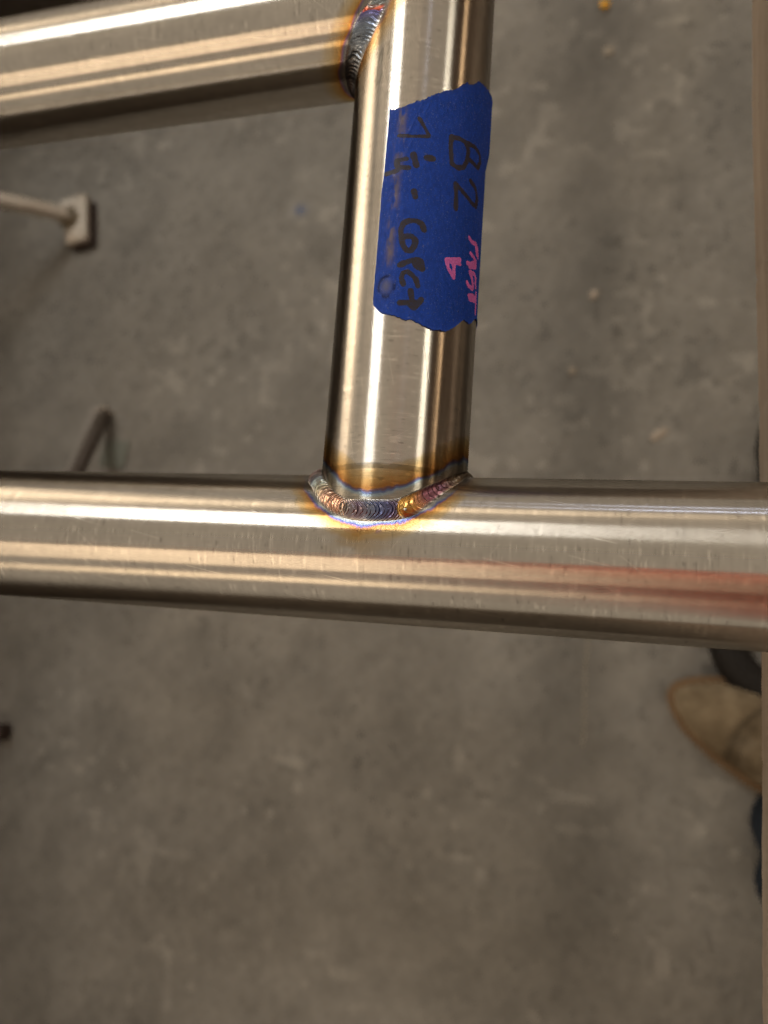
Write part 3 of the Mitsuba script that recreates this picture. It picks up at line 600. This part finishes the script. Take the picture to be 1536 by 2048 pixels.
RD = thing('steel_bar', 'dark square steel bar standing on the floor behind the lower rail', 'bar')
obj('bar', bar((-0.645, 0.252, 0.010), (-0.628, 0.085, 0.10), 0.016, 0.016, bev=0.002), 'dark_steel', RD)
tip = bar((-0.646, 0.2555, 0.0085), (-0.645, 0.2525, 0.010), 0.018, 0.018, bev=0.001)
obj('end_cap', tip, 'raw_steel', RD)
strip = bar((-0.665, 0.264, 0.003), (-0.706, 0.125, 0.003), 0.020, 0.005, up=(0, 0, 1), bev=0.001)  # pale strip stands in for the bar's lit left face
mat('lit_face_tone', P2((0.27, 0.25, 0.23), 0.7, 0.3))
k = obj('lit_face_strip', strip, 'lit_face_tone'); tag(k, 'pale strip standing in for the lit left face of the dark steel bar', 'strip')
plate = trimesh.creation.extrude_polygon(Polygon([(-0.642, 0.214), (-0.603, 0.210), (-0.607, 0.172), (-0.65, 0.176)]), 0.003, engine='earcut'); plate.apply_translation([0, 0, 0.0005])
mat('green_grey', P2((0.155, 0.165, 0.14), 0.6, 0.4))
k = obj('steel_plate', plate, 'green_grey'); tag(k, 'small greenish grey plate lying on the floor right of the dark bar', 'plate')

KB = thing('floor_knob', 'small pale round cap in a dark rubber ring at the left picture edge', 'cap')
cyl = trimesh.creation.cylinder(0.012, 0.02, sections=40); cyl.apply_translation([-0.748, -0.212, 0.010]); obj('rubber_ring', cyl, 'rubber', KB)
cyl = trimesh.creation.cylinder(0.0072, 0.024, sections=40); cyl.apply_translation([-0.7485, -0.211, 0.012]); obj('cap', cyl, 'raw_steel', KB)

LB = thing('added_bench', 'low dark bench added just beyond the left edge of the picture to shade the floor', 'bench')  # added out of view to shade the floor along the left
for nm_, z0_, z1_, o_ in (('body', 0.008, 0.60, 0.0), ('top', 0.6005, 0.625, 0.012)):
    m = trimesh.creation.extrude_polygon(Polygon([(-1.9, -1.0), (-0.745, -1.0), (-1.055, 0.90), (-1.9, 0.90)]).buffer(o_, join_style=2), z1_ - z0_, engine='earcut'); m.apply_translation([0, 0, z0_])
    obj(nm_, m, 'dark_steel', LB)
BX = thing('added_crate', 'dark crate made up for the dark top left corner behind the upper rail, tall to shade the floor', 'crate')
obj('body', box(-1.5, -0.80, 0.955, 1.4, 0.0, 0.50, 0.01), 'dark_steel', BX)  # made up for the dark corner; its height shades the floor
obj('lid', box(-1.51, -0.79, 0.945, 1.41, 0.5005, 0.525, 0.006), 'dark_steel', BX)

# ---------------------------------------------------------------- scraps on the floor
def pebble(x, y, sx, sy, sz, rot, m, label, cat, seed, name='paint_chip'):
    s = trimesh.creation.icosphere(subdivisions=3, radius=1.0)
    v = np.array(s.vertices); v *= (0.8 + 0.4 * meshkit.noise(v * 1.7 + seed, seed))[:, None]
    v *= [sx, sy, sz]; c, q = math.cos(rot), math.sin(rot)
    v = v @ np.array([[c, q, 0], [-q, c, 0], [0, 0, 1]]); v += [x, y, sz * 0.75]
    k = obj(name, (v, np.array(s.faces)), m, smooth=True); tag(k, label, cat)
mat('yellow_plastic', P2((0.75, 0.40, 0.05), 0.5, 0.4))
mat('pale_scrap', P2((0.38, 0.33, 0.28), 0.8, 0.2))
mat('dull_scrap', P2((0.27, 0.24, 0.20), 0.85, 0.2))
pebble(0.040, 0.804, 0.0062, 0.0062, 0.005, 0.0, 'yellow_plastic', 'small yellow plastic cap on the floor at the top right', 'cap', 1, 'plastic_cap')
pebble(0.0385, 0.400, 0.0048, 0.0068, 0.003, -0.6, 'pale_scrap', 'pale chip on the floor right of the lower end of the tape', 'chip', 2)
pebble(0.016, 0.302, 0.0052, 0.0062, 0.0025, 0.5, 'dull_scrap', 'dull chip on the floor right of the bare post, below the pale chip', 'chip', 3)
pebble(0.1175, 0.2215, 0.0115, 0.0052, 0.003, 0.62, 'pale_scrap', 'elongated pale shaving on the floor above the right half of the lower rail', 'chip', 4)
pebble(0.047, 0.736, 0.0075, 0.0075, 0.002, 0.0, 'dull_scrap', 'dull grey chip on the floor under the yellow cap', 'chip', 5)

# made-up hose shape filling unidentified dark patches beside the shoe
def tube_path(pts, r, n=160, m=18):
    pts = np.array(pts, float)
    t = np.linspace(0, 1, len(pts)); q = np.linspace(0, 1, n)
    from scipy.interpolate import CubicSpline
    c = CubicSpline(t, pts)(q); tg = np.gradient(c, axis=0); tg /= np.linalg.norm(tg, axis=1)[:, None]
    a = np.cross(tg, [0, 0, 1.0]); a /= np.linalg.norm(a, axis=1)[:, None]; b = np.cross(tg, a)
    th = np.linspace(0, 2 * math.pi, m, endpoint=False)
    v = c[:, None] + r * (np.cos(th)[None, :, None] * a[:, None] + np.sin(th)[None, :, None] * b[:, None])
    return v.reshape(-1, 3), grid_faces(n, m, wrap=True)
mat('stand_in_black', P2((0.012, 0.010, 0.009), 0.7, 0.3))
k = obj('stand_in_hose', tube_path([(0.34, 0.30, 0.02), (0.262, 0.255, 0.02), (0.238, 0.205, 0.02), (0.238, 0.150, 0.02), (0.214, 0.07, 0.02), (0.190, 0.0, 0.02), (0.204, -0.045, 0.02), (0.245, -0.072, 0.02), (0.31, -0.085, 0.02), (0.42, -0.08, 0.02)], 0.020), 'stand_in_black', smooth=True)
tag(k, 'made up black hose shape filling unidentified dark patches beside the tan shoe', 'hose')

mat('stand_in_navy', P2((0.020, 0.026, 0.036), 0.9, 0.15))  # made-up cloth shape fills an unidentified dark patch below the shoe
def blob(pts, edge, amp, seed):
    hm = [hull_spheres([p]) for p in pts]
    man = None
    for h_ in hm:
        q = manifold3d.Manifold(manifold3d.Mesh(np.asarray(h_.vertices, np.float32), np.asarray(h_.faces, np.uint32)))
        man = q if man is None else man + q
    mm = man.refine_to_length(edge).to_mesh(); tm = trimesh.Trimesh(np.array(mm.vert_properties)[:, :3], np.array(mm.tri_verts), process=True)
    trimesh.smoothing.filter_taubin(tm, iterations=10)
    v = np.array(tm.vertices); n_ = np.array(tm.vertex_normals)
    v = v + n_ * (amp * (meshkit.fbm(v * 40, 3, seed) - 0.5))[:, None]; v[:, 2] = np.maximum(v[:, 2], 0.001)
    return trimesh.Trimesh(v, tm.faces, process=False)
k = obj('stand_in_cloth', blob([((0.258, -0.196, 0.020), 0.046), ((0.262, -0.250, 0.018), 0.044), ((0.31, -0.21, 0.025), 0.055), ((0.30, -0.27, 0.02), 0.045)], 0.008, 0.012, 3), 'stand_in_navy', smooth=True)
tag(k, 'made up navy cloth shape filling an unidentified dark patch below the tan shoe, half behind the beam', 'cloth')

# ---------------------------------------------------------------- the person at the right: tan suede shoe, navy trousers, red shirt (mostly beyond the frame)
PS = thing('person', 'person in navy trousers with only a tan suede shoe showing beside the beam', 'person')
def suede(p, n, uv):
    g = fbm(p.x * 90, p.y * 90, p.z * 90, octaves=4)
    h = fbm(p.x * 22, p.y * 22, p.z * 22, octaves=2)
    c = mix((0.10, 0.074, 0.045), (0.225, 0.178, 0.118), smoothstep(0.25, 0.75, 0.45 * g + 0.55 * h))
    wear = smoothstep(0.55, 0.8, fbm(p.x * 40, p.y * 40, p.z * 20 + 5.0, octaves=3))
    c = mix(c, (0.26, 0.22, 0.17), 0.5 * wear)
    d = (p.x - 0.138) * math.cos(-0.52) + (p.y + 0.071) * math.sin(-0.52)
    e = -(p.x - 0.138) * math.sin(-0.52) + (p.y + 0.071) * math.cos(-0.52)
    seam = dr.exp(-dr.square((d - 0.066 - 9 * e * e) / 0.0035)) + 0.7 * dr.exp(-dr.square((d - 0.074 - 9 * e * e) / 0.002))
    cap = 1 - smoothstep(0.055, 0.064, d - 9 * e * e)
    c = c * (1 + 0.28 * cap)
    return c * (1 - 0.35 * dr.minimum(seam, 1.0))
mat('suede', P2(proc(suede), 0.9, 0.15))
mat('shoe_sole', P2((0.17, 0.105, 0.055), 0.7, 0.3))
mat('navy_cloth', P2((0.022, 0.028, 0.040), 0.9, 0.15))
mat('red_cloth', P2((0.74, 0.115, 0.045), 0.9, 0.15))
mat('skin', P2((0.45, 0.27, 0.19), 0.55, 0.4))
mat('hair', P2((0.03, 0.02, 0.015), 0.6, 0.4))
def shoe_outline(t):
    """half widths (outer, inner) and height of the shoe at t = 0 (toe) to 1 (heel)"""
    o = np.interp(t, [0, 0.03, 0.10, 0.22, 0.36, 0.55, 0.75, 0.92, 1.0], [0.005, 0.016, 0.029, 0.039, 0.044, 0.039, 0.034, 0.030, 0.012])
    h = np.interp(t, [0, 0.04, 0.12, 0.25, 0.40, 0.55, 0.70, 0.9, 1.0], [0.026, 0.040, 0.052, 0.056, 0.066, 0.088, 0.105, 0.108, 0.095])
    return o, h
def shoe(toe, ang, mirror):
    nt, nc = 60, 33
    t = np.linspace(0, 1, nt); o, h = shoe_outline(t); L_ = 0.29
    th = np.linspace(0, math.pi, nc)
    V_ = np.zeros((nt, nc, 3))
    cx = 0.010 * np.sin(t * math.pi) * mirror
    for i_ in range(nt):
        V_[i_, :, 0] = L_ * t[i_]
        V_[i_, :, 1] = cx[i_] + o[i_] * np.sign(np.cos(th)) * np.abs(np.cos(th)) ** 0.75
        V_[i_, :, 2] = 0.022 + (h[i_] - 0.022) * np.sin(th) ** 0.8
    # creases across the flex line, a seam of the toe cap
    crease = 0.0060 * (np.exp(-((t - 0.36) / 0.012) ** 2) + 0.7 * np.exp(-((t - 0.42) / 0.012) ** 2) + 0.6 * np.exp(-((t - 0.24) / 0.008) ** 2))
    V_[:, :, 2] -= crease[:, None] * np.sin(th)[None]
    up = V_.reshape(-1, 3)
    out = np.array([[L_ * a, c + b * 1.05] for a, b, c in zip(t, o, cx)] + [[L_ * a, c - b * 1.05] for a, b, c in zip(t[::-1], o[::-1], cx[::-1])])
    sole = trimesh.creation.extrude_polygon(Polygon(out).buffer(0.005), 0.0235, engine='earcut')
    M = np.eye(4); c, s = math.cos(ang), math.sin(ang); M[:2, :2] = [[c, -s], [s, c]]; M[:3, 3] = [toe[0], toe[1], 0.0]
    ms = trimesh.Trimesh(up, grid_faces(nt, nc)[:, ::-1], process=False); ms.apply_transform(M); sole.apply_transform(M)
    return ms, sole
SH = [((0.138, -0.071), -0.52, 1), ((0.30, -0.33), -0.62, -1)]
for (toe, ang, mr) in SH:
    up, so = shoe(toe, ang, mr)
    k = obj('shoe', up, 'suede', PS, smooth=50); tag(k, 'tan suede shoe')
    obj('sole', so, 'shoe_sole', k)
    d_ = np.array([math.cos(ang), math.sin(ang), 0])
    for q in (0.46, 0.52, 0.58):
        o, h = shoe_outline(q); c = np.array([toe[0], toe[1], 0]) + d_ * 0.29 * q; sd = np.array([-d_[1], d_[0], 0])
        obj('lace', tube_path([c - sd * 0.026 + [0, 0, h - 0.012], c + [0, 0, h - 0.001], c + sd * 0.026 + [0, 0, h - 0.012]], 0.0028, 20, 8), 'suede', k, smooth=True)
def chain(pts, n=2):
    man = None
    for a, b in zip(pts[:-1], pts[1:]):
        hm = hull_spheres([a, b], n)
        q = manifold3d.Manifold(manifold3d.Mesh(np.asarray(hm.vertices, np.float32), np.asarray(hm.faces, np.uint32)))
        man = q if man is None else man + q
    return man
def soft(man, edge=0.02, it=12):
    mm = man.refine_to_length(edge).to_mesh()
    tm = trimesh.Trimesh(np.array(mm.vert_properties)[:, :3], np.array(mm.tri_verts), process=True)
    trimesh.smoothing.filter_taubin(tm, iterations=it); return tm
hipL, hipR = (0.37, -0.36, 0.86), (0.42, -0.52, 0.86)
leg1 = chain([((0.365, -0.200, 0.11), 0.062), ((0.375, -0.28, 0.48), 0.068), (hipL, 0.095)])
leg2 = chain([((0.50, -0.475, 0.11), 0.062), ((0.46, -0.50, 0.48), 0.068), (hipR, 0.095)])
obj('trousers', soft(leg1 + leg2 + chain([(hipL, 0.10), (hipR, 0.10)])), 'navy_cloth', PS, smooth=True)
torso = chain([((0.31, -0.40, 0.88), 0.16), ((0.20, -0.34, 1.12), 0.19), ((0.16, -0.32, 1.42), 0.14)])
shL, shR = (0.02, -0.25, 1.41), (0.33, -0.42, 1.41)
torso = torso + chain([(shL, 0.065), ((0.17, -0.33, 1.45), 0.08), (shR, 0.065)])
torso = torso + chain([(shL, 0.062), ((0.03, -0.22, 1.14), 0.055), ((0.17, -0.18, 1.01), 0.046)]) + chain([(shR, 0.062), ((0.42, -0.42, 1.15), 0.055), ((0.38, -0.26, 1.00), 0.046)])
obj('shirt', soft(torso), 'red_cloth', PS, smooth=True)
headm = chain([((0.200, -0.360, 1.51), 0.055), ((0.170, -0.340, 1.61), 0.06)]) + chain([((0.140, -0.330, 1.67), 0.095), ((0.130, -0.325, 1.61), 0.075), ((0.085, -0.305, 1.595), 0.04)]) + chain([((0.060, -0.295, 1.63), 0.016), ((0.035, -0.285, 1.61), 0.014)])
obj('head', soft(headm, 0.012, 6), 'skin', PS, smooth=True)
hr = trimesh.creation.icosphere(subdivisions=3, radius=0.102); hr.apply_translation([0.162, -0.338, 1.695]); obj('hair', hr, 'hair', PS, smooth=True)
for wr, dx in (((0.19, -0.175, 1.005), 0.0), ((0.37, -0.25, 0.99), 0.0)):
    wr = np.array(wr); hm = chain([(wr, 0.030), (wr + [-0.02, 0.0, -0.08], 0.028)])
    for q in range(4):
        b = wr + [-0.02 + 0.0, -0.027 + 0.018 * q, -0.085]
        hm = hm + chain([(b, 0.010), (b + [-0.012, 0, -0.04 + 0.004 * abs(q - 1.5)], 0.009), (b + [-0.035, 0, -0.062 + 0.006 * abs(q - 1.5)], 0.008)], 1)
    hm = hm + chain([(wr + [-0.02, -0.03, -0.03], 0.012), (wr + [-0.05, -0.045, -0.06], 0.010)], 1)
    obj('hand', soft(hm, 0.006, 5), 'skin', PS, smooth=True)
